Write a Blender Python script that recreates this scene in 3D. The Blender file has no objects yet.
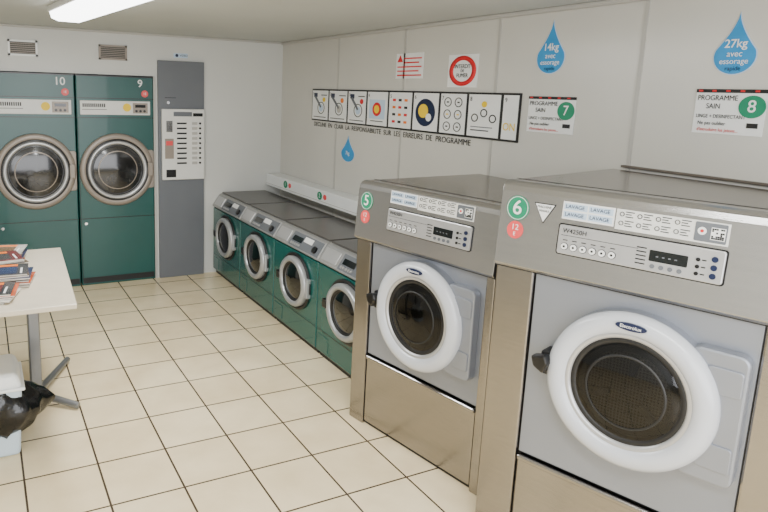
import bpy, bmesh, math, random
from mathutils import Matrix, Vector
random.seed(4)
scene = bpy.context.scene
COL = scene.collection

# ------------------------------------------------------------ materials
def lin(c):
    r = []
    for v in c:
        v /= 255.0
        r.append(v/12.92 if v <= 0.04045 else ((v+0.055)/1.055)**2.4)
    return (r[0], r[1], r[2], 1.0)

def mat(name, rgb, rough=0.5, metal=0.0, noise=0.0, nscale=8.0, bump=0.0, bscale=60.0,
        stretch=(1, 1, 1), coat=0.0, spec=0.5, emis=0.0, trans=0.0):
    m = bpy.data.materials.new(name); m.use_nodes = True
    nt = m.node_tree; b = nt.nodes['Principled BSDF']
    c = lin(rgb)
    b.inputs['Base Color'].default_value = c
    b.inputs['Roughness'].default_value = rough
    b.inputs['Metallic'].default_value = metal
    b.inputs['Coat Weight'].default_value = coat
    b.inputs['Specular IOR Level'].default_value = spec
    b.inputs['Transmission Weight'].default_value = trans
    if emis:
        b.inputs['Emission Color'].default_value = c
        b.inputs['Emission Strength'].default_value = emis
    tc = nt.nodes.new('ShaderNodeTexCoord'); mp = nt.nodes.new('ShaderNodeMapping')
    mp.inputs['Scale'].default_value = stretch
    nt.links.new(tc.outputs['Object'], mp.inputs['Vector'])
    if noise:
        n = nt.nodes.new('ShaderNodeTexNoise'); n.inputs['Scale'].default_value = nscale
        n.inputs['Detail'].default_value = 5
        nt.links.new(mp.outputs[0], n.inputs['Vector'])
        r = nt.nodes.new('ShaderNodeValToRGB')
        r.color_ramp.elements[0].position = 0.3; r.color_ramp.elements[1].position = 0.7
        r.color_ramp.elements[0].color = tuple(v*(1-noise) for v in c[:3])+(1,)
        r.color_ramp.elements[1].color = tuple(min(1, v*(1+noise)) for v in c[:3])+(1,)
        nt.links.new(n.outputs['Fac'], r.inputs['Fac'])
        nt.links.new(r.outputs['Color'], b.inputs['Base Color'])
    if bump:
        n2 = nt.nodes.new('ShaderNodeTexNoise'); n2.inputs['Scale'].default_value = bscale
        n2.inputs['Detail'].default_value = 3
        nt.links.new(mp.outputs[0], n2.inputs['Vector'])
        bp = nt.nodes.new('ShaderNodeBump'); bp.inputs['Strength'].default_value = bump
        bp.inputs['Distance'].default_value = 0.01
        nt.links.new(n2.outputs['Fac'], bp.inputs['Height'])
        nt.links.new(bp.outputs['Normal'], b.inputs['Normal'])
    return m

M_WALL = mat('wall_panel', (200, 198, 191), 0.24, noise=0.03, nscale=1.5, bump=0.04, bscale=3)
M_WALLB = mat('wall_back_paint', (202, 203, 199), 0.45, noise=0.03, nscale=1.5)
M_CEIL = mat('ceiling_paint', (190, 193, 190), 0.6, noise=0.05, nscale=1.2)
M_SEAM = mat('seam_strip', (176, 174, 168), 0.4)
M_GREEN = mat('teal_enamel', (4, 80, 75), 0.26, noise=0.06, nscale=3, coat=0.3)
M_DGREEN = mat('teal_dryer', (4, 74, 70), 0.36, noise=0.05, nscale=3, coat=0.15)
M_TAUPE = mat('taupe_ring', (142, 132, 122), 0.4, metal=0.2, noise=0.04)
M_SILV = mat('silver_ring', (184, 184, 185), 0.3, metal=0.5, noise=0.03)
M_CHROME = mat('chrome', (200, 200, 200), 0.15, metal=1.0)
M_STEEL = mat('brushed_steel', (156, 152, 148), 0.24, metal=1.0, noise=0.05, nscale=10, bump=0.03, bscale=40, stretch=(1, 1, 12))
M_STEELD = mat('steel_top', (118, 110, 101), 0.2, metal=0.95, noise=0.07, nscale=5, bump=0.03, bscale=10, stretch=(6, 1, 1))
M_FASC = mat('fascia_steel', (170, 169, 168), 0.22, metal=0.9, noise=0.03, nscale=4, bump=0.012, bscale=20, stretch=(1, 1, 14))
M_PANEL = mat('door_panel_grey', (140, 144, 153), 0.32, metal=0.45, noise=0.03, nscale=3)
M_RING = mat('door_ring_plastic', (192, 195, 201), 0.26, noise=0.02, coat=0.3)
M_RING2 = mat('small_door_ring', (164, 166, 168), 0.3, metal=0.4, noise=0.03)
M_GREYTOP = mat('lid_grey', (76, 73, 71), 0.28, noise=0.08, nscale=5)
M_CTRL = mat('control_grey', (154, 154, 153), 0.36, metal=0.35, noise=0.03)
M_BLACK = mat('black_plastic', (12, 12, 14), 0.3, noise=0.1)
M_GASKET = mat('rubber_gasket', (18, 18, 20), 0.5, noise=0.1)
M_GLASS = mat('door_glass_dark', (10, 10, 12), 0.06, noise=0.2, nscale=3, coat=0.3, spec=0.5)
M_DRGLASS = mat('dryer_glass', (32, 32, 32), 0.12, noise=0.4, nscale=7, coat=0.2)
M_PAY = mat('panel_grey_paint', (98, 102, 108), 0.45, noise=0.04, nscale=3)
M_WHITE = mat('white_sticker', (230, 231, 230), 0.4, noise=0.02)
M_OFFW = mat('offwhite_trunking', (216, 216, 212), 0.4, noise=0.03)
M_INK = mat('black_ink', (14, 14, 16), 0.5, noise=0.05)
M_REDINK = mat('red_ink', (206, 24, 32), 0.5, noise=0.05)
M_PINK = mat('red_dot', (222, 74, 76), 0.45, noise=0.05)
M_GDOT = mat('green_dot', (6, 128, 92), 0.45, noise=0.05)
M_BLUE = mat('drop_blue', (28, 140, 202), 0.4, noise=0.12, nscale=9)
M_NAVY = mat('navy_badge', (14, 28, 62), 0.3, noise=0.05)
M_LBLUE = mat('pale_blue_label', (186, 206, 226), 0.4, noise=0.03)
M_YEL = mat('yellow_ink', (236, 200, 20), 0.5, noise=0.05)
M_ORNG = mat('orange_ink', (230, 120, 30), 0.5, noise=0.05)
M_LCD = mat('display_dark', (10, 16, 18), 0.12, noise=0.1)
M_TABLE = mat('table_laminate', (212, 201, 180), 0.3, noise=0.04, nscale=12)
M_TMETAL = mat('table_metal', (126, 128, 130), 0.35, metal=0.6, noise=0.05)
M_BAG = mat('bin_bag', (10, 10, 12), 0.2, bump=0.9, bscale=14, noise=0.2)
M_BIN = mat('bin_plastic', (190, 206, 218), 0.4, noise=0.03)
M_LID = mat('bin_lid_white', (230, 232, 231), 0.35, noise=0.02)
M_VENT = mat('vent_dark', (70, 70, 66), 0.6, noise=0.05)
M_CONDUIT = mat('conduit_dark', (92, 84, 76), 0.4, noise=0.08)
M_TUBE = mat('lamp_diffuser', (246, 248, 248), 0.4, emis=8.0)

def clear_glass():
    m = bpy.data.materials.new('door_glass_tinted'); m.use_nodes = True
    nt = m.node_tree; nt.nodes.remove(nt.nodes['Principled BSDF'])
    out = nt.nodes['Material Output']
    tr = nt.nodes.new('ShaderNodeBsdfTransparent'); tr.inputs[0].default_value = (.40, .40, .41, 1)
    gl = nt.nodes.new('ShaderNodeBsdfGlossy'); gl.inputs['Roughness'].default_value = .05
    gl.inputs[0].default_value = (.7, .7, .72, 1)
    fr = nt.nodes.new('ShaderNodeFresnel'); fr.inputs[0].default_value = 1.5
    mx = nt.nodes.new('ShaderNodeMixShader')
    nt.links.new(fr.outputs[0], mx.inputs[0]); nt.links.new(tr.outputs[0], mx.inputs[1]); nt.links.new(gl.outputs[0], mx.inputs[2])
    nt.links.new(mx.outputs[0], out.inputs[0])
    return m
M_CLEAR = clear_glass()

def drum_material():
    m = bpy.data.materials.new('perforated_drum'); m.use_nodes = True
    nt = m.node_tree; b = nt.nodes['Principled BSDF']
    tc = nt.nodes.new('ShaderNodeTexCoord')
    vo = nt.nodes.new('ShaderNodeTexVoronoi'); vo.inputs['Scale'].default_value = 95
    vo.inputs['Randomness'].default_value = .1
    nt.links.new(tc.outputs['Object'], vo.inputs['Vector'])
    r = nt.nodes.new('ShaderNodeValToRGB')
    r.color_ramp.elements[0].position = .25; r.color_ramp.elements[0].color = (.008, .008, .008, 1)
    r.color_ramp.elements[1].position = .40; r.color_ramp.elements[1].color = lin((62, 60, 58))
    nt.links.new(vo.outputs['Distance'], r.inputs['Fac']); nt.links.new(r.outputs['Color'], b.inputs['Base Color'])
    b.inputs['Metallic'].default_value = .7; b.inputs['Roughness'].default_value = .38
    return m
M_DRUM = drum_material()

def floor_material():
    m = bpy.data.materials.new('floor_tiles'); m.use_nodes = True
    nt = m.node_tree; b = nt.nodes['Principled BSDF']
    tc = nt.nodes.new('ShaderNodeTexCoord'); mp = nt.nodes.new('ShaderNodeMapping')
    mp.inputs['Location'].default_value = (-0.09+0.96, -0.14+1.02+2.04, 0)
    nt.links.new(tc.outputs['Object'], mp.inputs['Vector'])
    br = nt.nodes.new('ShaderNodeTexBrick')
    br.offset = 0; br.squash = 1
    br.inputs['Color1'].default_value = lin((249, 232, 194))
    br.inputs['Color2'].default_value = lin((243, 224, 184))
    br.inputs['Mortar'].default_value = lin((76, 64, 52))
    br.inputs['Scale'].default_value = 1
    br.inputs['Mortar Size'].default_value = 0.0050
    br.inputs['Mortar Smooth'].default_value = 0.12
    br.inputs['Brick Width'].default_value = 0.32
    br.inputs['Row Height'].default_value = 0.34
    nt.links.new(mp.outputs[0], br.inputs['Vector'])
    n = nt.nodes.new('ShaderNodeTexNoise'); n.inputs['Scale'].default_value = 3.5; n.inputs['Detail'].default_value = 6
    nt.links.new(tc.outputs['Object'], n.inputs['Vector'])
    rr = nt.nodes.new('ShaderNodeValToRGB')
    rr.color_ramp.elements[0].color = (0.86, 0.83, 0.78, 1); rr.color_ramp.elements[0].position = 0.3
    rr.color_ramp.elements[1].color = (1, 1, 1, 1); rr.color_ramp.elements[1].position = 0.65
    nt.links.new(n.outputs['Fac'], rr.inputs['Fac'])
    mx = nt.nodes.new('ShaderNodeMixRGB'); mx.blend_type = 'MULTIPLY'; mx.inputs[0].default_value = 1
    nt.links.new(br.outputs['Color'], mx.inputs[1]); nt.links.new(rr.outputs['Color'], mx.inputs[2])
    nt.links.new(mx.outputs[0], b.inputs['Base Color'])
    b.inputs['Roughness'].default_value = 0.2
    bp = nt.nodes.new('ShaderNodeBump'); bp.inputs['Strength'].default_value = 0.4; bp.inputs['Distance'].default_value = 0.003
    inv = nt.nodes.new('ShaderNodeMath'); inv.operation = 'SUBTRACT'; inv.inputs[0].default_value = 1
    nt.links.new(br.outputs['Fac'], inv.inputs[1]); nt.links.new(inv.outputs[0], bp.inputs['Height'])
    nt.links.new(bp.outputs['Normal'], b.inputs['Normal'])
    return m
M_FLOOR = floor_material()

# ------------------------------------------------------------ mesh helpers
def mk(name, verts, faces, m, parent=None, smooth=False, bevel=0.0, M=None, seg=2):
    me = bpy.data.meshes.new(name)
    if M is not None: verts = [M @ Vector(v) for v in verts]
    me.from_pydata([tuple(v) for v in verts], [], faces)
    bm = bmesh.new(); bm.from_mesh(me)
    bmesh.ops.recalc_face_normals(bm, faces=bm.faces)
    bm.to_mesh(me); bm.free()
    me.materials.append(m)
    ob = bpy.data.objects.new(name, me); COL.objects.link(ob)
    if smooth:
        for p in me.polygons: p.use_smooth = True
    if bevel > 0:
        md = ob.modifiers.new('bevel', 'BEVEL'); md.width = bevel; md.segments = seg
        md.limit_method = 'ANGLE'; md.angle_limit = 0.6
    if parent is not None: ob.parent = parent
    return ob

def box(name, x0, x1, y0, y1, z0, z1, m, parent=None, bevel=0.0, M=None, seg=2):
    v = [(x, y, z) for x in (x0, x1) for y in (y0, y1) for z in (z0, z1)]
    f = [(0, 1, 3, 2), (4, 6, 7, 5), (0, 4, 5, 1), (2, 3, 7, 6), (0, 2, 6, 4), (1, 5, 7, 3)]
    return mk(name, v, f, m, parent, bevel=bevel, M=M, seg=seg)

def ring_faces(n):
    return [tuple(range(n)), tuple(range(n, 2*n))]+[(i, (i+1) % n, n+(i+1) % n, n+i) for i in range(n)]

def prism_x(name, prof, x0, x1, m, parent=None, bevel=0.0, M=None, seg=2):
    v = [(x0, p[0], p[1]) for p in prof]+[(x1, p[0], p[1]) for p in prof]
    return mk(name, v, ring_faces(len(prof)), m, parent, bevel=bevel, M=M, seg=seg)

def prism_z(name, foot, z0, z1, m, parent=None, bevel=0.0, M=None):
    v = [(p[0], p[1], z0) for p in foot]+[(p[0], p[1], z1) for p in foot]
    return mk(name, v, ring_faces(len(foot)), m, parent, bevel=bevel, M=M)

def prism_y(name, outline, y0, y1, m, parent=None, bevel=0.0, M=None):
    v = [(p[0], y0, p[1]) for p in outline]+[(p[0], y1, p[1]) for p in outline]
    return mk(name, v, ring_faces(len(outline)), m, parent, bevel=bevel, M=M)

def lathe(name, cx, cz, prof, m, parent=None, sx=1.0, seg=64, M=None, closed=False):
    v, f = [], []
    n = len(prof)
    for i in range(seg):
        a = 2*math.pi*i/seg
        for r, y in prof:
            v.append((cx+r*sx*math.cos(a), y, cz+r*math.sin(a)))
    for i in range(seg):
        j = (i+1) % seg
        for k in range(n-1):
            f.append((i*n+k, i*n+k+1, j*n+k+1, j*n+k))
        if closed: f.append((i*n+n-1, i*n, j*n, j*n+n-1))
    return mk(name, v, f, m, parent, smooth=True, M=M)

def disc(name, cx, cz, r, y0, y1, m, parent=None, sx=1.0, M=None, seg=40):
    out = [(cx+r*sx*math.cos(2*math.pi*i/seg), cz+r*math.sin(2*math.pi*i/seg)) for i in range(seg)]
    return prism_y(name, out, y0, y1, m, parent, M=M)

def ringflat(name, cx, cz, r0, r1, y0, y1, m, parent=None, sx=1.0, M=None):
    return lathe(name, cx, cz, [(r0, y0), (r1, y0), (r1, y1), (r0, y1)], m, parent, sx, 40, M, True)

def rrect(x0, x1, z0, z1, r, n=6):
    pts = []
    for cx, cz, a0 in ((x1-r, z1-r, 0), (x0+r, z1-r, 90), (x0+r, z0+r, 180), (x1-r, z0+r, 270)):
        for i in range(n+1):
            a = math.radians(a0+90*i/n)
            pts.append((cx+r*math.cos(a), cz+r*math.sin(a)))
    return pts

def text(name, s, x, y, z, size, m, parent=None, align='LEFT', M=None, xs=1.0, bold=0.0):
    cu = bpy.data.curves.new(name, 'FONT'); cu.body = s; cu.size = size
    cu.align_x = align; cu.align_y = 'CENTER'; cu.extrude = 0.0004; cu.offset = min(bold, size*.012)
    tmp = bpy.data.objects.new(name+'_c', cu); COL.objects.link(tmp)
    dg = bpy.context.evaluated_depsgraph_get(); dg.update()
    me = bpy.data.meshes.new_from_object(tmp.evaluated_get(dg))
    bpy.data.objects.remove(tmp)
    T = Matrix.Translation((x, y, z)) @ Matrix.Rotation(math.radians(90), 4, 'X') @ Matrix.Diagonal((xs, 1, 1, 1))
    if M is not None: T = M @ T
    me.transform(T)
    me.materials.clear(); me.materials.append(m)
    ob = bpy.data.objects.new(name, me); COL.objects.link(ob)
    if parent is not None: ob.parent = parent
    return ob

def empty(name, loc=(0, 0, 0), rz=0.0):
    e = bpy.data.objects.new(name, None); e.empty_display_size = 0.1
    e.location = loc; e.rotation_euler = (0, 0, rz); COL.objects.link(e)
    return e

def name_next(base, _c={}):
    k = _c.get(base, 0); _c[base] = k+1
    return base if k == 0 else "%s.%03d" % (base, k)

def cyl_between(name, p0, p1, r, m, parent=None, seg=16, r1=None):
    p0 = Vector(p0); p1 = Vector(p1); d = p1-p0; q = d.to_track_quat('Z', 'Y')
    r1 = r if r1 is None else r1
    v = [p0+q @ Vector((r*math.cos(2*math.pi*i/seg), r*math.sin(2*math.pi*i/seg), 0)) for i in range(seg)]
    v += [p1+q @ Vector((r1*math.cos(2*math.pi*i/seg), r1*math.sin(2*math.pi*i/seg), 0)) for i in range(seg)]
    return mk(name, v, ring_faces(seg), m, parent, bevel=0.002)

# ------------------------------------------------------------ room
H = 2.21; XR = 2.65; XL = -1.9; YB = 5.75; YB2 = 6.5; YF = -1.3
HD = 1.845
box('floor', XL-.1, XR+.1, YF-.1, YB2+.1, -0.1, 0, M_FLOOR)
box('ceiling', XL-.1, XR+.1, YF-.1, YB2+.1, H, H+.1, M_CEIL)
box('wall_right', XR, XR+.1, YF, YB2, 0, H, M_WALL)
box('wall_left', XL-.1, XL, YF, YB2, 0, H, M_WALLB)
box('wall_back', XL, XR, YB2, YB2+.1, 0, H, M_WALLB)
box('wall_back_header', XL, XR, YB, YB+.08, HD, H, M_WALLB)
box('wall_back_right', 1.40, XR, YB, YB+.08, 0, HD, M_WALLB)
box('wall_back_left', XL, 0.06, YB, YB+.08, 0, HD, M_WALLB)
box('wall_front_sill', XL, XR, YF-.1, YF, 0, 0.35, M_WALLB)
box('wall_front_header', XL, XR, YF-.1, YF, 2.1, H, M_WALLB)
w = empty('window_1')
for i, x in enumerate((XL, -0.4, 1.1, XR-.06)):
    box('mullion_%d' % i, x, x+.06, YF-.08, YF-.02, .35, 2.1, M_TMETAL, w)
for i, y in enumerate((1.05, 1.945, 2.84, 3.74, 4.66)):
    box('trim_%d' % (i+1), XR-.004, XR, y-.010, y+.010, 0, H, M_SEAM)
box('trim_6', XR-.025, XR, YF, YB, H-.025, H, M_SEAM, bevel=.008)
box('trim_7', XL, XR-.025, YB-.02, YB, H-.02, H, M_SEAM, bevel=.006)
box('trim_8', 1.392, 1.412, YB-.012, YB, 0, HD, M_SEAM)
box('trim_9', XR-.02, XR, .2, 1.97, 1.452, 1.463, M_CONDUIT, bevel=.003)

# ------------------------------------------------------------ tumble dryers
def dryer(x0, num):
    W = .652
    e = empty(name_next('tumble_dryer'), (x0, YB-.02, 0))
    box('body', 0, W, 0, .68, .0, HD-.01, M_DGREEN, e, bevel=.008)
    box('top_trim', .0, W, -.004, .02, HD-.018, HD-.008, M_BLACK, e)
    box('control_strip', .03, W-.03, -.008, .01, 1.505, 1.625, M_OFFW, e, bevel=.004)
    box('upper_seam', .0, W, -.002, .01, 1.642, 1.648, M_BLACK, e)
    box('lower_seam', .0, W, -.002, .01, 1.478, 1.484, M_BLACK, e)
    for i in range(12):
        box('print_line_%d' % i, .05+i*.016, .06+i*.016, -.010, -.008, 1.57, 1.60, M_INK, e)
    box('print_frame', .045, .25, -.0095, -.008, 1.548, 1.552, M_INK, e)
    disc('yellow_label', .42, 1.570, .035, -.011, -.008, M_YEL, e)
    box('keypad', .47, .60, -.011, -.008, 1.52, 1.61, M_TAUPE, e, bevel=.002)
    for i in range(3):
        disc('knob_%d' % i, .50+i*.035, 1.540, .011, -.016, -.008, M_BLACK, e)
    box('keypad_display', .49, .58, -.013, -.010, 1.57, 1.595, M_LCD, e)
    text('number', num, W-.115, -.003, 1.775, .09, M_WHITE, e, 'CENTER', bold=.001)
    disc('red_dot', W-.075, 1.69, .03, -.004, 0, M_PINK, e)
    text('euro', '1E', W-.075, -.006, 1.69, .03, M_WHITE, e, 'CENTER')
    cx, cz = W/2, 1.03
    prism_y('hinge_tab', rrect(cx+.16, W-.006, cz-.17, cz+.17, .02), -.022, .0, M_TAUPE, e, bevel=.004)
    lathe('bezel', cx, cz, [(.316, 0), (.318, -.02), (.305, -.034), (.262, -.036), (.255, -.02)], M_TAUPE, e)
    lathe('inner_ring', cx, cz, [(.256, -.03), (.252, -.050), (.24, -.056), (.228, -.050), (.220, -.03), (.214, -.005)], M_SILV, e)
    lathe('gasket', cx, cz, [(.270, -.037), (.266, -.043), (.256, -.043), (.250, -.037)], M_BLACK, e)
    lathe('glass', cx, cz, [(.222, -.03), (.19, -.036), (.12, -.046), (.05, -.05), (0.0005, -.051)], M_DRGLASS, e)
    lathe('glass_seal', cx, cz, [(.222, -.034), (.214, -.038), (.206, -.036)], M_BLACK, e)
    lathe('drum_rim', cx, cz, [(.160, -.0435), (.165, -.043), (.169, -.0415)], M_TAUPE, e)
    prism_y('handle', rrect(cx+.262, cx+.305, cz-.06, cz+.06, .012), -.05, -.02, M_TAUPE, e, bevel=.005)
    box('panel_seam', .0, W, -.002, .01, .60, .606, M_BLACK, e)
    box('side_seam', .008, .013, -.002, .01, .05, 1.478, M_BLACK, e)
    box('kick', .01, W-.01, -.003, .01, .02, .07, M_GASKET, e)
    disc('lock', .05, .56, .012, -.006, 0, M_CHROME, e)
dryer(.737, '9'); dryer(.075, '10')

# ------------------------------------------------------------ payment kiosk
k = empty('payment_kiosk', (1.43, YB-.03, 0))
box('cabinet', 0, .425, 0, .029, 0, 1.985, M_PAY, k, bevel=.004)
box('unit', .025, .42, -.03, 0, .925, 1.565, M_OFFW, k, bevel=.008)
box('header', .13, .30, -.033, -.03, 1.50, 1.54, M_PAY, k)
for r in range(9):
    box('row_%d' % r, .16, .25, -.033, -.03, 1.07+r*.045, 1.085+r*.045, M_INK, k)
    box('label_%d' % r, .30, .35, -.033, -.03, 1.065+r*.045, 1.09+r*.045, M_SEAM, k)
    disc('button_%d' % r, .375, 1.078+r*.045, .010, -.038, -.03, M_BLACK, k)
box('coin_slot', .06, .12, -.036, -.03, 1.36, 1.46, M_CHROME, k, bevel=.002)
box('coin_gap', .085, .092, -.038, -.036, 1.38, 1.44, M_BLACK, k)
box('price_label', .05, .13, -.034, -.03, 1.12, 1.30, M_TAUPE, k)
box('red_label', .06, .12, -.036, -.034, 1.24, 1.28, M_PINK, k)
box('coin_return', .06, .15, -.034, -.03, .95, 1.02, M_BLACK, k, bevel=.003)
box('display', .31, .40, -.034, -.03, 1.50, 1.53, M_LCD, k)
disc('cabinet_lock', .09, 1.62, .013, -.006, 0, M_CHROME, k)
box('cabinet_plate', .06, .16, -.003, 0, 1.66, 1.665, M_INK, k)

for x0, x1 in ((.235, .455), (.935, 1.17)):
    v = empty(name_next('vent_grille'), (0, YB, 0))
    zc = 2.03
    z0, z1 = zc-.062, zc+.062
    fr = M_LID if x0 < .5 else M_TAUPE
    box('frame_t', x0, x1, -.015, 0, z1-.015, z1, fr, v)
    box('frame_b', x0, x1, -.015, 0, z0, z0+.015, fr, v)
    box('frame_l', x0, x0+.015, -.015, 0, z0, z1, fr, v)
    box('frame_r', x1-.015, x1, -.015, 0, z0, z1, fr, v)
    box('back', x0+.01, x1-.01, -.004, 0, z0+.01, z1-.01, M_VENT, v)
    for i in range(6):
        box('slat_%d' % i, x0+.015, x1-.015, -.009, -.004, z0+.021+i*.015, z0+.026+i*.015, M_TAUPE, v)
st = empty('camera_warning_sticker', (1.58, YB, 2.035))
box('paper', 0, .13, -.002, 0, -.02, .02, M_LBLUE, st)
disc('eye', .03, 0, .014, -.003, -.002, M_NAVY, st)
text('caption', 'VIDEO', .055, -.003, 0, .025, M_INK, st)

# ------------------------------------------------------------ small teal washers
RW = math.radians(-90)
def small_washer(yfar, W):
    e = empty(name_next('washing_machine'), (1.955, yfar, 0), RW)
    D = .54
    box('plinth', .01, W-.01, .03, D-.02, 0, .05, M_GASKET, e)
    box('body', .004, W-.004, 0, D, .045, .642, M_GREEN, e, bevel=.006)
    box('shadow_gap', .008, W-.008, .01, D-.01, .64, .652, M_BLACK, e)
    prism_x('control_housing', [(0, .652), (-.010, .662), (.062, .768), (.09, .776), (D, .776), (D, .652)], .004, W-.004, M_CTRL, e, bevel=.004)
    box('lid', .012, W-.012, .085, D-.01, .774, .788, M_GREYTOP, e, bevel=.005)
    ang = math.atan2(.072, .106)
    Mx = Matrix.Translation((0, -.010, .662)) @ Matrix.Rotation(-ang, 4, 'X')
    box('detergent_drawer', .03, .22, -.006, .002, .02, .11, M_SILV, e, bevel=.003, M=Mx)
    box('control_plate', .25, W-.02, -.003, .002, .010, .118, M_PAY, e, M=Mx)
    box('display', .28, .42, -.006, .0, .05, .09, M_LCD, e, M=Mx)
    box('label_blue', .44, .56, -.006, .0, .07, .108, M_WHITE, e, M=Mx)
    for i in range(5):
        disc('button_%d' % i, .29+i*.03, .03, .009, -.010, 0, M_SILV, e, M=Mx)
    disc('selector', W-.08, .05, .024, -.018, 0, M_BLACK, e, M=Mx)
    cx, cz = W/2+.035, .430; s = 1.14
    lathe('door_surround', cx, cz, [(.200, .0), (.202, -.012), (.190, -.018), (.175, -.004)], M_GASKET, e, sx=s)
    lathe('door_ring', cx, cz, [(.176, 0), (.180, -.03), (.170, -.046), (.150, -.05), (.140, -.042), (.136, -.015)], M_RING2, e, sx=s)
    lathe('door_gasket', cx, cz, [(.142, -.034), (.130, -.034), (.120, -.012)], M_GASKET, e, sx=s)
    lathe('door_glass', cx, cz, [(.130, -.024), (.10, -.036), (.05, -.044), (.0005, -.047)], M_GLASS, e, sx=s)
    prism_y('hinge', rrect(cx+.165, cx+.225, cz-.07, cz+.07, .012), -.03, 0, M_RING2, e, bevel=.004)
    prism_y('door_handle', rrect(cx-.23, cx-.18, cz-.03, cz+.03, .012), -.055, -.004, M_BLACK, e, bevel=.005)
    box('service_flap', .03, .17, -.003, 0, .07, .17, M_GREEN, e, bevel=.002)
    box('front_seam', .01, W-.01, -.0015, 0, .195, .199, M_BLACK, e)
for y in (5.745, 5.03, 4.315, 3.60): small_washer(y, .712)
t = empty('cable_trunking', (2.50, 5.745, 0), RW)
L = 2.86
box('casing', 0, L, 0, .148, .84, .955, M_LID, t, bevel=.006)
box('cover_line', 0, L, -.002, 0, .86, .864, M_SEAM, t)
for i, yy in enumerate((.45, 1.12, 1.83, 2.55)):
    disc('number_dot_%d' % i, yy, .905, .034, -.003, 0, M_GDOT, t, sx=1.2)
    text('number_%d' % i, str(i+1), yy, -.004, .905, .05, M_WHITE, t, 'CENTER')
    disc('price_dot_%d' % i, yy+.09, .905, .022, -.003, 0, M_PINK, t, sx=1.2)

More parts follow.
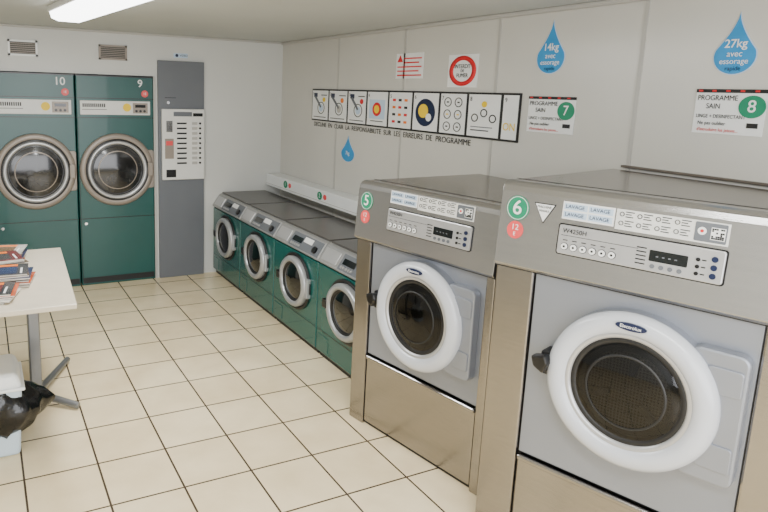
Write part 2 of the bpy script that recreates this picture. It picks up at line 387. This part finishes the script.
# ------------------------------------------------------------ large steel washers
def big_washer(C, alpha, W, h, fz, pb, colL, colR, dc, dz, dr, back, num, lab, mod):
    a = math.radians(alpha)
    e = empty(name_next('industrial_washing_machine'), (C[0], C[1], 0), a-math.pi/2)
    ex = Vector((math.sin(a), -math.cos(a))); ny = Vector((math.cos(a), math.sin(a)))
    loc = []
    for bx, by in back:
        d = Vector((bx-C[0], by-C[1])); loc.append((d.dot(ex), d.dot(ny)))
    bl, brr = loc
    foot = [(0.004, .03), (W-.004, .03), brr, bl]
    prism_z('cabinet', foot, 0.0, h-.03, M_STEEL, e)
    top = [(0, .03), (W, .03), brr, bl]
    prism_z('top_plate', top, h-.03, h, M_STEELD, e, bevel=.004)
    box('top_joint', .0, W, .10, .106, h, h+.0012, M_BLACK, e)
    box('column_left', 0, colL, 0, .05, 0.0, fz, M_STEEL, e, bevel=.006)
    box('column_right', W-colR, W, 0, .05, 0.0, fz, M_STEEL, e, bevel=.006)
    box('panel_recess', colL, W-colR, .024, .05, 0, fz, M_BLACK, e)
    box('door_panel', colL+.005, W-colR-.005, .012, .05, pb+.006, fz, M_PANEL, e, bevel=.003)
    box('service_panel', colL+.005, W-colR-.005, .006, .05, .022, pb-.004, M_STEEL, e, bevel=.006)
    box('service_lip', colL+.005, W-colR-.005, -.004, .03, pb-.026, pb-.004, M_STEEL, e, bevel=.008, seg=3)
    yb, yt = -.022, .006
    prism_x('fascia', [(.05, fz), (yb+.012, fz), (yb, fz+.012), (yt-.006, h-.035), (yt, h-.015), (yt+.012, h-.004), (yt+.03, h+.001), (.06, h+.001)], -.002, W+.002, M_FASC, e, bevel=.003)
    box('fascia_shadow_gap', .0, W, .0, .03, fz-.006, fz, M_BLACK, e)
    ang = math.atan2(yt-.006-yb, h-.035-fz-.012)
    Mx = Matrix.Translation((0, yb, fz+.012)) @ Matrix.Rotation(-ang, 4, 'X') @ Matrix.Translation((0, 0, -(fz+.012)))
    l0, l1 = lab; m0, m1 = mod
    box('label_strip', .235, .41, -.002, .002, l0, l1, M_WHITE, e, M=Mx)
    for i in range(2):
        for j in range(2):
            box('label_field_%d%d' % (i, j), .240+.085*j, .320+.085*j, -.003, -.002, l0+.006+.028*i, l0+.028+.028*i, M_LBLUE, e, M=Mx)
            text('label_text_%d%d' % (i, j), 'LAVAGE', .245+.085*j, -.004, l0+.017+.028*i, .018, M_NAVY, e, M=Mx)
    box('program_strip', .415, .74, -.002, .002, l0-.006, l1, M_OFFW, e, M=Mx)
    for i in range(4):
        for j in range(2):
            x_ = .424+i*.055; z_ = l0+.004+j*.030
            ringflat('program_key_%d%d' % (i, j), x_+.009, z_+.012, .0055, .0075, -.004, -.002, M_INK, e, M=Mx)
            for q in range(3):
                box('program_print_%d%d%d' % (i, j, q), x_+.020, x_+(.044, .038, .047)[q], -.003, -.002, z_+.003+q*.008, z_+.006+q*.008, M_INK, e, M=Mx)
    # small photo sticker with a pixel code on the right of the program strip
    prism_y('program_screen', rrect(.648, .734, l0-.001, l1-.004, .004), -.004, -.002, M_PAY, e, M=Mx)
    random.seed(21)
    box('code_patch', .692, .730, -.005, -.004, l0+.008, l0+.046, M_WHITE, e, M=Mx)
    for ci in range(6):
        for cj in range(6):
            if (ci in (0, 5) and cj in (0, 5)) or random.random() < .5:
                box('code_%d%d' % (ci, cj), .694+ci*.0057, .6992+ci*.0057, -.0055, -.005, l0+.010+cj*.0057, l0+.0152+cj*.0057, M_INK, e, M=Mx)
    disc('program_dial_a', .668, (l0+l1)/2, .012, -.005, -.004, M_WHITE, e, M=Mx)
    disc('program_dial_hub', .668, (l0+l1)/2, .005, -.006, -.005, M_REDINK, e, M=Mx)
    prism_y('control_module', rrect(.235, .742, m0, m1, .008), -.010, .002, M_SILV, e, bevel=.003, M=Mx)
    prism_y('module_outline', rrect(.230, .747, m0-.004, m1+.004, .01), -.003, .002, M_BLACK, e, M=Mx)
    text('module_brand', 'W4250H', .25, -.012, m1-.020, .022, M_INK, e, M=Mx)
    box('module_rule', .245, .50, -.0108, -.01, m1-.037, m1-.0355, M_INK, e, M=Mx)
    for i in range(6):
        disc('key_%d' % i, .262+i*.032, m0+.028, .011, -.015, -.01, M_WHITE, e, M=Mx)
        ringflat('key_rim_%d' % i, .262+i*.032, m0+.028, .0105, .013, -.012, -.01, M_INK, e, M=Mx)
        disc('key_dot_%d' % i, .262+i*.032, m0+.028, .004, -.016, -.015, M_INK, e, M=Mx)
        box('key_print_%d' % i, .254+i*.032, .270+i*.032, -.0108, -.01, m0+.049, m0+.052, M_INK, e, M=Mx)
    prism_y('display', rrect(.535, .645, m0+.034, m0+.070, .003), -.012, -.01, M_LCD, e, M=Mx)
    for i in range(4):
        box('display_mark_%d' % i, .555+i*.018, .562+i*.018, -.0125, -.012, m0+.049, m0+.053, M_PAY, e, M=Mx)
    for i in range(4):
        disc('display_key_%d' % i, .548+i*.026, m0+.018, .007, -.014, -.01, M_PAY, e, M=Mx)
    for i in range(3):
        disc('side_key_%d' % i, .672, m0+.022+i*.022, .006, -.014, -.01, M_BLACK, e, M=Mx)
        box('side_print_%d' % i, .682, .694, -.0108, -.01, m0+.020+i*.022, m0+.024+i*.022, M_INK, e, M=Mx)
    for i in range(5):
        box('module_print_%d' % i, .495, .525, -.0108, -.01, m0+.018+i*.013, m0+.022+i*.013, M_INK, e, M=Mx)
    for i in range(3):
        disc('blue_key_%d' % i, .716, m0+.022+i*.026, .009, -.014, -.01, M_NAVY, e, M=Mx)
    gx = .068; gz = h-.095
    disc('number_dot', gx, gz, .046, -.003, 0, M_GDOT, e, M=Mx, sx=.95)
    ringflat('number_rim', gx, gz, .041, .043, -.004, -.003, M_WHITE, e, M=Mx, sx=.95)
    text('number', num, gx, -.005, gz, .075, M_WHITE, e, 'CENTER', M=Mx, bold=.0008)
    disc('price_dot', gx, gz-.082, .033, -.003, 0, M_PINK, e, M=Mx, sx=.95)
    text('price', '12', gx, -.005, gz-.072, .030, M_WHITE, e, 'CENTER', M=Mx)
    text('price_unit', 'E', gx, -.005, gz-.097, .02, M_WHITE, e, 'CENTER', M=Mx)
    if num == '6':
        prism_y('warning_triangle', [(.135, gz+.028), (.205, gz+.028), (.17, gz-.035)], -.004, -.001, M_WHITE, e, M=Mx)
        prism_y('warning_triangle_edge', [(.130, gz+.031), (.210, gz+.031), (.17, gz-.041)], -.002, 0, M_INK, e, M=Mx)
        text('warning_text', 'MACHINE', .17, -.005, gz+.018, .012, M_INK, e, 'CENTER', M=Mx)
        text('warning_text2', 'FRAGILE', .17, -.005, gz+.004, .010, M_INK, e, 'CENTER', M=Mx)
    r = dr
    prism_y('door_hinge_plate', rrect(dc+r*.35+.07, dc+r*1.20, dz-r*.80, dz+r*.80, .03), -.030, .014, M_PANEL, e, bevel=.008)
    prism_y('door_hinge_cap', rrect(dc+r*.80, dc+r*1.16, dz-r*.62, dz-r*.30, .012), -.036, -.02, M_PANEL, e, bevel=.004)
    prism_y('door_hinge_cap2', rrect(dc+r*.80, dc+r*1.16, dz+r*.30, dz+r*.62, .012), -.036, -.02, M_PANEL, e, bevel=.004)
    lathe('door_back', dc, dz, [(r*1.0, .014), (r*1.0, -.03)], M_PANEL, e, seg=96)
    lathe('door_ring', dc, dz, [(r*.985, -.01), (r, -.035), (r*.985, -.052), (r*.93, -.066), (r*.85, -.072), (r*.77, -.066), (r*.72, -.05), (r*.70, -.03)], M_RING, e, seg=96)
    lathe('door_groove', dc, dz, [(r*.735, -.056), (r*.70, -.058), (r*.675, -.05), (r*.665, -.035)], M_SILV, e, seg=96)
    lathe('door_gasket', dc, dz, [(r*.675, -.048), (r*.65, -.051), (r*.60, -.045), (r*.58, -.036)], M_GASKET, e, seg=96)
    lathe('drum_backplate', dc, dz, [(r*.66, -.0325), (r*.40, -.0312), (.0005, -.031)], M_DRUM, e, seg=96)
    lathe('drum_mouth', dc, dz, [(r*.62, -.036), (r*.54, -.036), (r*.50, -.0325)], M_GASKET, e, seg=96)
    for q in range(3):
        aa = math.radians(80+120*q); ca, sa = math.cos(aa), math.sin(aa)
        pts = [(.46, -.07), (.46, .07), (.20, .035), (.20, -.035)]
        prism_y('drum_lifter_%d' % q, [(dc+r*(p*ca-s_*sa), dz+r*(p*sa+s_*ca)) for p, s_ in pts], -.038, -.031, M_GASKET, e, bevel=.003)
    lathe('door_glass', dc, dz, [(r*.61, -.046), (r*.52, -.054), (r*.35, -.061), (r*.18, -.065), (.0005, -.066)], M_CLEAR, e, seg=96)
    lathe('glass_step', dc, dz, [(r*.475, -.057), (r*.46, -.061), (r*.445, -.059)], M_GASKET, e, seg=96)
    prism_y('latch_base', rrect(dc-r*1.10, dc-r*.88, dz-.035, dz+.055, .012), -.045, .014, M_GASKET, e, bevel=.004)
    prism_y('latch_grip', [(dc-r*1.18, dz+.035), (dc-r*.98, dz+.050), (dc-r*.93, dz+.02), (dc-r*1.0, dz-.022), (dc-r*1.14, dz-.002)], -.085, -.045, M_BLACK, e, bevel=.008)
    prism_y('badge', [(dc+.048*math.cos(t_), dz+r*.86+.013*math.sin(t_)) for t_ in [2*math.pi*i/32 for i in range(32)]], -.078, -.070, M_NAVY, e)
    text('badge_text', 'Electrolux', dc, -.079, dz+r*.86, .016, M_WHITE, e, 'CENTER')
    return e

big_washer((1.74, 2.79), 10, .870, 1.31, 1.01, .40, .107, .045, .483, .728, .262,
           [(2.60, 2.86), (2.60, 2.03)], '5', (1.232, 1.292), (1.10, 1.205))
big_washer((1.76, 1.80), 18, .955, 1.445, 1.122, .39, .150, .09, .525, .800, .270,
           [(2.60, 1.985), (2.60, .90)], '6', (1.338, 1.400), (1.215, 1.318))

# ------------------------------------------------------------ wall signs
def wall_empty(name, y, z):
    return empty(name_next(name), (XR-.001, y, z), RW)

b = wall_empty('instruction_board', 5.08, 1.509)
LB = 2.45; HB = .268
box('backing', 0, LB, -.012, 0, 0, HB, M_INK, b)
edges = [0, .303, .615, .90, 1.19, 1.48, 1.767, 2.03, 2.317, 2.45]
for i in range(9):
    x0, x1 = edges[i]+.012, edges[i+1]-.012
    if i == 8: x1 = LB-.008
    box('cell_%d' % i, x0, x1, -.014, -.012, .012, HB-.012, M_WHITE, b)
    cx = (x0+x1)/2
    y_ = -.016
    if i in (0, 1, 2):
        ringflat('pict_ring_%d' % i, cx+.02, .11, .045, .051, y_, -.014, M_INK, b, sx=1.2)
        disc('pict_ring_in_%d' % i, cx+.02, .11, .030, y_, -.014, (M_LBLUE, M_SEAM, M_LBLUE)[i], b, sx=1.2)
        prism_y('pict_arm_%d' % i, [(x0+.04, .20), (x0+.065, .21), (cx+.03, .12), (cx+.01, .11)], y_-.001, -.014, M_PAY, b)
        box('pict_base_%d' % i, x0+.03, x1-.03, y_, -.014, .03, .036, M_INK, b)
        box('pict_head_%d' % i, x0+.03, x0+.09, y_, -.014, .20, .235, M_NAVY, b)
        box('pict_cap_%d' % i, cx+.02, x1-.02, y_, -.014, .215, .222, M_INK, b)
        disc('pict_spot_%d' % i, cx+.07, .18, .020, y_, -.014, (M_YEL, M_ORNG, M_REDINK)[i], b, sx=1.2)
    elif i == 3:
        box('pict_fr', x0+.03, x1-.03, y_, -.014, .06, .20, M_LBLUE, b)
        disc('pict_dial', cx, .13, .05, y_-.001, -.014, M_REDINK, b, sx=1.15)
        disc('pict_dial_c', cx, .13, .03, y_-.002, -.014, M_YEL, b, sx=1.15)
        box('pict_dl', x0+.05, x1-.05, y_, -.014, .04, .046, M_INK, b)
    elif i == 4:
        for r_ in range(4):
            for c_ in range(3):
                box('pict_btn_%d%d' % (r_, c_), x0+.045+c_*.07, x0+.08+c_*.07, y_, -.014, .045+r_*.05, .062+r_*.05, (M_REDINK, M_INK, M_ORNG)[(r_+c_) % 3], b)
    elif i == 5:
        disc('pict_dark_disc', cx, .13, .09, y_, -.014, M_NAVY, b, sx=1.15)
        disc('pict_disc_c', cx-.02, .14, .045, y_-.001, -.014, M_YEL, b, sx=1.15)
        disc('pict_disc_d', cx+.04, .10, .025, y_-.0015, -.014, M_WHITE, b, sx=1.15)
    elif i == 6:
        for r_ in range(3):
            for c_ in range(2):
                ringflat('pict_o_%d%d' % (r_, c_), x0+.07+c_*.10, .055+r_*.075, .024, .029, y_, -.014, M_INK, b, sx=1.2)
                box('pict_oc_%d%d' % (r_, c_), x0+.06+c_*.10, x0+.08+c_*.10, y_, -.014, .051+r_*.075, .059+r_*.075, M_YEL if r_ == 1 else M_INK, b)
    elif i == 7:
        for c_ in range(3):
            ringflat('pict_w_%d' % c_, x0+.06+c_*.075, .12+.03*(c_ % 2), .018, .024, y_, -.014, M_INK, b, sx=1.2)
        disc('pict_wy', x0+.135, .20, .018, y_, -.014, M_YEL, b, sx=1.2)
        box('pict_l2', x0+.03, x1-.08, y_, -.014, .045, .051, M_INK, b)
        box('pict_l3', x0+.03, x1-.05, y_, -.014, .065, .070, M_PAY, b)
    else:
        text('pict_on', 'ON', cx, y_, .08, .06, M_YEL, b, 'CENTER')
    text('cell_no_%d' % i, str(i+1), x0+.012, y_, HB-.04, .035, M_INK, b)
text('caption', "DECLINE  EN  CLAIR  LA  RESPONSABILITE  SUR  LES  ERREURS  DE  PROGRAMME", .03, -.003, -.034, .052, M_INK, b, xs=1.09)

def drop(y, ztop, zbot, wd, label=None):
    d = wall_empty('water_drop_sticker', y, zbot)
    Hh = ztop-zbot; r = Hh*.30; sx = wd/2/r
    def outline(s):
        pts = []
        for i in range(25):
            a_ = math.radians(160+220*i/24)
            pts.append((math.cos(a_)*r*sx*s, r+math.sin(a_)*r*s))
        tip = (0, r+(Hh-r)*s)
        x_r, z_r = pts[-1]
        side = []
        for i in range(1, 8):
            t_ = i/8
            side.append((x_r*(1-t_)**1.5, z_r+(tip[1]-z_r)*t_))
        left = [(-p[0], p[1]) for p in reversed(side)]
        return pts+side+[tip]+left
    prism_y('halo', outline(1.0), -.002, 0, M_LBLUE, d)
    prism_y('drop', outline(.95), -.0035, -.002, M_BLUE, d)
    if label:
        text('weight', label, 0, -.005, r*1.65, Hh*.19, M_WHITE, d, 'CENTER', bold=.0005)
        text('line1', 'avec', 0, -.005, r*1.12, Hh*.14, M_WHITE, d, 'CENTER')
        text('line2', 'essorage', 0, -.005, r*.72, Hh*.13, M_WHITE, d, 'CENTER')
        text('line3', 'rapide', 0, -.005, r*.34, Hh*.10, M_NAVY, d, 'CENTER')
    else:
        text('weight', '7kg', 0, -.005, r*1.1, Hh*.2, M_WHITE, d, 'CENTER')
drop(2.459, 2.148, 1.877, .185, '14kg')
drop(1.546, 2.103, 1.864, .165, '27kg')
drop(4.45, 1.419, 1.203, .21)

ws = wall_empty('warning_sign', 3.725, 1.86)
box('plate', -.11, .20, -.003, 0, 0, .17, M_WHITE, ws)
prism_y('triangle', [(-.095, .112), (-.03, .112), (-.0625, .158)], -.005, -.003, M_REDINK, ws)
for i in range(5):
    box('line_%d' % i, -.015 if i > 2 else -.09, .185-.03*(i % 2), -.0060, -.0045, .018+i*.028, .027+i*.028, M_REDINK if i in (0, 3) else M_PINK, ws)

ps = wall_empty('prohibition_sign', 3.13, 1.903)
box('plate', -.135, .135, -.003, 0, -.098, .098, M_WHITE, ps)
ringflat('red_ring', 0, 0, .064, .090, -.006, -.003, M_REDINK, ps, sx=1.35)
text('line1', 'INTERDIT', 0, -.005, .026, .034, M_INK, ps, 'CENTER')
text('line2', 'DE', 0, -.005, .0, .026, M_INK, ps, 'CENTER')
text('line3', 'FUMER', 0, -.005, -.028, .034, M_INK, ps, 'CENTER')

def prog_sign(y0, y1, z0, z1, num):
    s = wall_empty('program_sign', y0, z0)
    W = y0-y1; Hh = z1-z0; q = W/.30
    box('plate', 0, W, -.003, 0, 0, Hh, M_WHITE, s)
    box('top_strip', 0, W, -.006, 0, Hh-.010, Hh+.004, M_INK, s)
    for i in range(5):
        box('strip_mark_%d' % i, .01+W*i*.2, .01+W*i*.2+W*.06, -.007, -.006, Hh-.006, Hh+.001, M_REDINK, s)
    text('line1', 'PROGRAMME', .008, -.005, Hh*.82, Hh*.17, M_INK, s, xs=q)
    text('line2', 'SAIN', W*.17, -.005, Hh*.63, Hh*.17, M_INK, s, xs=q)
    text('line3', 'LINGE + DESINFECTANT', .01, -.005, Hh*.40, Hh*.12, M_INK, s, xs=q*.95)
    text('line4', 'Ne pas oublier', .02, -.005, Hh*.24, Hh*.12, M_INK, s, xs=q)
    text('line5', "d'introduire les jetons...", .02, -.005, Hh*.09, Hh*.11, M_REDINK, s, xs=q)
    disc('dot', W*.82, Hh*.64, Hh*.25, -.006, -.003, M_GDOT, s, sx=1.15)
    text('num', num, W*.82, -.0065, Hh*.64, Hh*.38, M_WHITE, s, 'CENTER', bold=.0005)
    box('price', W*.78, W*.93, -.005, -.003, Hh*.17, Hh*.28, M_INK, s)
prog_sign(2.576, 2.27, 1.577, 1.759, '7')
prog_sign(1.673, 1.403, 1.633, 1.805, '8')

# ------------------------------------------------------------ ceiling lights
prism = [(-.11, -.035), (-.10, -.07), (-.06, -.085), (.06, -.085), (.10, -.07), (.11, -.035)]
for lx, ly in ((.60, 3.42), (.78, .3)):
    lf = empty(name_next('fluorescent_ceiling_light'), (lx, ly, H), math.radians(5.5))
    box('housing', -.12, .12, -.85, .85, -.035, 0, M_OFFW, lf, bevel=.006)
    prism_y('diffuser', prism, -.83, .83, M_TUBE, lf)

# ------------------------------------------------------------ table
tb = empty('table')
prism_z('tabletop', [(-.75, 3.0), (.36, 3.0), (.41, 4.14), (-.75, 4.14)], .725, .75, M_TABLE, tb, bevel=.004)
for k_, lx in enumerate((.20, -.60)):
    box('post_%d' % k_, lx-.03, lx+.03, 3.55, 3.64, .03, .725, M_TMETAL, tb, bevel=.008)
    box('under_bar_%d' % k_, lx-.02, lx+.02, 3.15, 4.05, .695, .725, M_TMETAL, tb)
    for j, (dx, dy) in enumerate(((.20, -.16), (.22, .50), (-.12, .40))):
        cyl_between('foot_%d%d' % (k_, j), (lx, 3.595, .06), (lx+dx, 3.595+dy, .022), .022, M_TMETAL, tb, r1=.018)

# magazines: stacks of portrait-format issues, each with cover colour, picture block, masthead and page edges
random.seed(11)
lp = empty('magazine_pile', (0, 0, .751))
cols = [(196, 88, 44), (30, 44, 86), (206, 202, 194), (34, 34, 40), (120, 92, 64), (112, 30, 34), (52, 104, 150), (64, 58, 60)]
pm = [mat('magazine_cover_%d' % i, c, .2, noise=.3, nscale=14, coat=.5) for i, c in enumerate(cols)]
M_PAGES = mat('magazine_pages', (222, 216, 204), .6, noise=.05)
stacks = ((.06, 3.95, 7, 1.45), (.03, 3.70, 9, 1.75), (.06, 3.46, 8, 1.5), (-.02, 3.24, 5, 1.3), (-.25, 3.9, 8, 1.6), (-.26, 3.60, 9, 1.5), (-.28, 3.32, 6, 1.7))
for si, (sx_, sy_, n_, rz_) in enumerate(stacks):
    zz = .0005
    for i in range(n_):
        M = Matrix.Translation((sx_+random.uniform(-.014, .014), sy_+random.uniform(-.012, .012), zz)) @ Matrix.Rotation(rz_+random.uniform(-.16, .16), 4, 'Z')
        c_ = (i*3+si*5) % 8
        box('pages_%d_%d' % (si, i), -.100, .100, -.128, .128, 0, .0065, M_PAGES, lp, M=M)
        box('cover_%d_%d' % (si, i), -.103, .103, -.131, .131, .0065, .0078, pm[c_], lp, M=M)
        if i == n_-1:
            box('masthead_%d' % si, -.09, .09, .085, .118, .0078, .0084, pm[(c_+4) % 8], lp, M=M)
            box('picture_%d' % si, -.08, .05, -.08, .06, .0078, .0084, pm[(c_+2) % 8], lp, M=M)
            box('caption_a_%d' % si, -.08, .02, -.105, -.095, .0078, .0084, M_WHITE, lp, M=M)
            box('caption_b_%d' % si, .058, .092, -.08, .04, .0078, .0084, M_ORNG, lp, M=M)
        zz += .0086

# ------------------------------------------------------------ bin with bag
bn = empty('trash_bin', (-.10, 3.21, 0))
def frus(name, w0, d0, w1, d1, z0, z1, m, bev=.02):
    v = [(-w0, -d0, z0), (w0, -d0, z0), (w0, d0, z0), (-w0, d0, z0), (-w1, -d1, z1), (w1, -d1, z1), (w1, d1, z1), (-w1, d1, z1)]
    f = [(0, 1, 2, 3), (4, 5, 6, 7), (0, 1, 5, 4), (1, 2, 6, 5), (2, 3, 7, 6), (3, 0, 4, 7)]
    return mk(name, v, f, m, bn, bevel=bev, seg=3)
frus('bucket', .19, .13, .21, .15, 0, .36, M_BIN)
frus('lid', .215, .155, .19, .14, .345, .42, M_LID, .025)
frus('lid_rim', .222, .162, .222, .162, .34, .356, M_LID, .006)
frus('lid_flap', .12, .09, .11, .08, .42, .432, M_BIN, .004)
v, f = [], []
SEG, RNG = 72, 16
for j in range(RNG+1):
    t_ = j/RNG
    for i in range(SEG):
        a_ = 2*math.pi*i/SEG
        bul = max(0, math.cos(a_-.25))
        rad = .228+.012*math.sin(9*a_+4*t_)+.010*math.sin(17*a_-6*t_)+.006*math.sin(31*a_+9*t_)
        rad += .035*math.sin(math.pi*t_)+.080*bul*math.sin(math.pi*min(1, t_*1.05))
        zt = .350-.02*math.sin(3*a_)-.04*bul
        zb = .12+.02*math.sin(4*a_+1)+.015*math.sin(9*a_)
        v.append((rad*math.cos(a_), rad*.76*math.sin(a_), zb+(zt-zb)*t_))
for j in range(RNG):
    for i in range(SEG):
        k2 = (i+1) % SEG
        f.append((j*SEG+i, j*SEG+k2, (j+1)*SEG+k2, (j+1)*SEG+i))
f.append(tuple(range(SEG)))
bag = mk('bag', v, f, M_BAG, bn, smooth=True)
sol = bag.modifiers.new('s', 'SOLIDIFY'); sol.thickness = .003

# ------------------------------------------------------------ lights
def area(name, loc, rot, sx, sy, power, col=(1, 1, 1)):
    l = bpy.data.lights.new(name, 'AREA'); l.shape = 'RECTANGLE'; l.size = sx; l.size_y = sy
    l.energy = power; l.color = col
    o = bpy.data.objects.new(name, l); o.location = loc; o.rotation_euler = rot; COL.objects.link(o)
    return o
area('lamp_tube_light', (.60, 3.42, H-.09), (0, 0, math.radians(5.5)), .2, 1.6, 42, (.99, 1, .99))
area('lamp_tube_light_b', (.78, .3, H-.09), (0, 0, math.radians(5.5)), .2, 1.6, 38, (.99, 1, .99))
area('daylight_window', (.2, YF+.02, 1.25), (math.radians(90), 0, 0), 4.0, 1.7, 150, (.99, .99, 1.0))
wd = bpy.data.worlds.new('world'); scene.world = wd; wd.use_nodes = True
bg = wd.node_tree.nodes['Background']; bg.inputs[0].default_value = (.80, .88, 1, 1); bg.inputs[1].default_value = 1.0

# ------------------------------------------------------------ camera
Dv = Vector((-323, -130, 640)).normalized(); Rv = Vector((1300.8, -81.3, 640)).normalized()
Gv = Dv.cross(Rv)
m3 = Matrix(((Rv[0], -Rv[1], -Rv[2]), (Dv[0], -Dv[1], -Dv[2]), (-Gv[0], Gv[1], Gv[2])))
cam = bpy.data.cameras.new('camera'); co = bpy.data.objects.new('camera', cam); COL.objects.link(co)
mw = m3.to_4x4(); mw.translation = Vector((0, 0, 1.75)); co.matrix_world = mw
cam.sensor_width = 36; cam.lens = 30.0; cam.shift_x = .1094; cam.shift_y = -.0573; cam.clip_start = .05
scene.camera = co
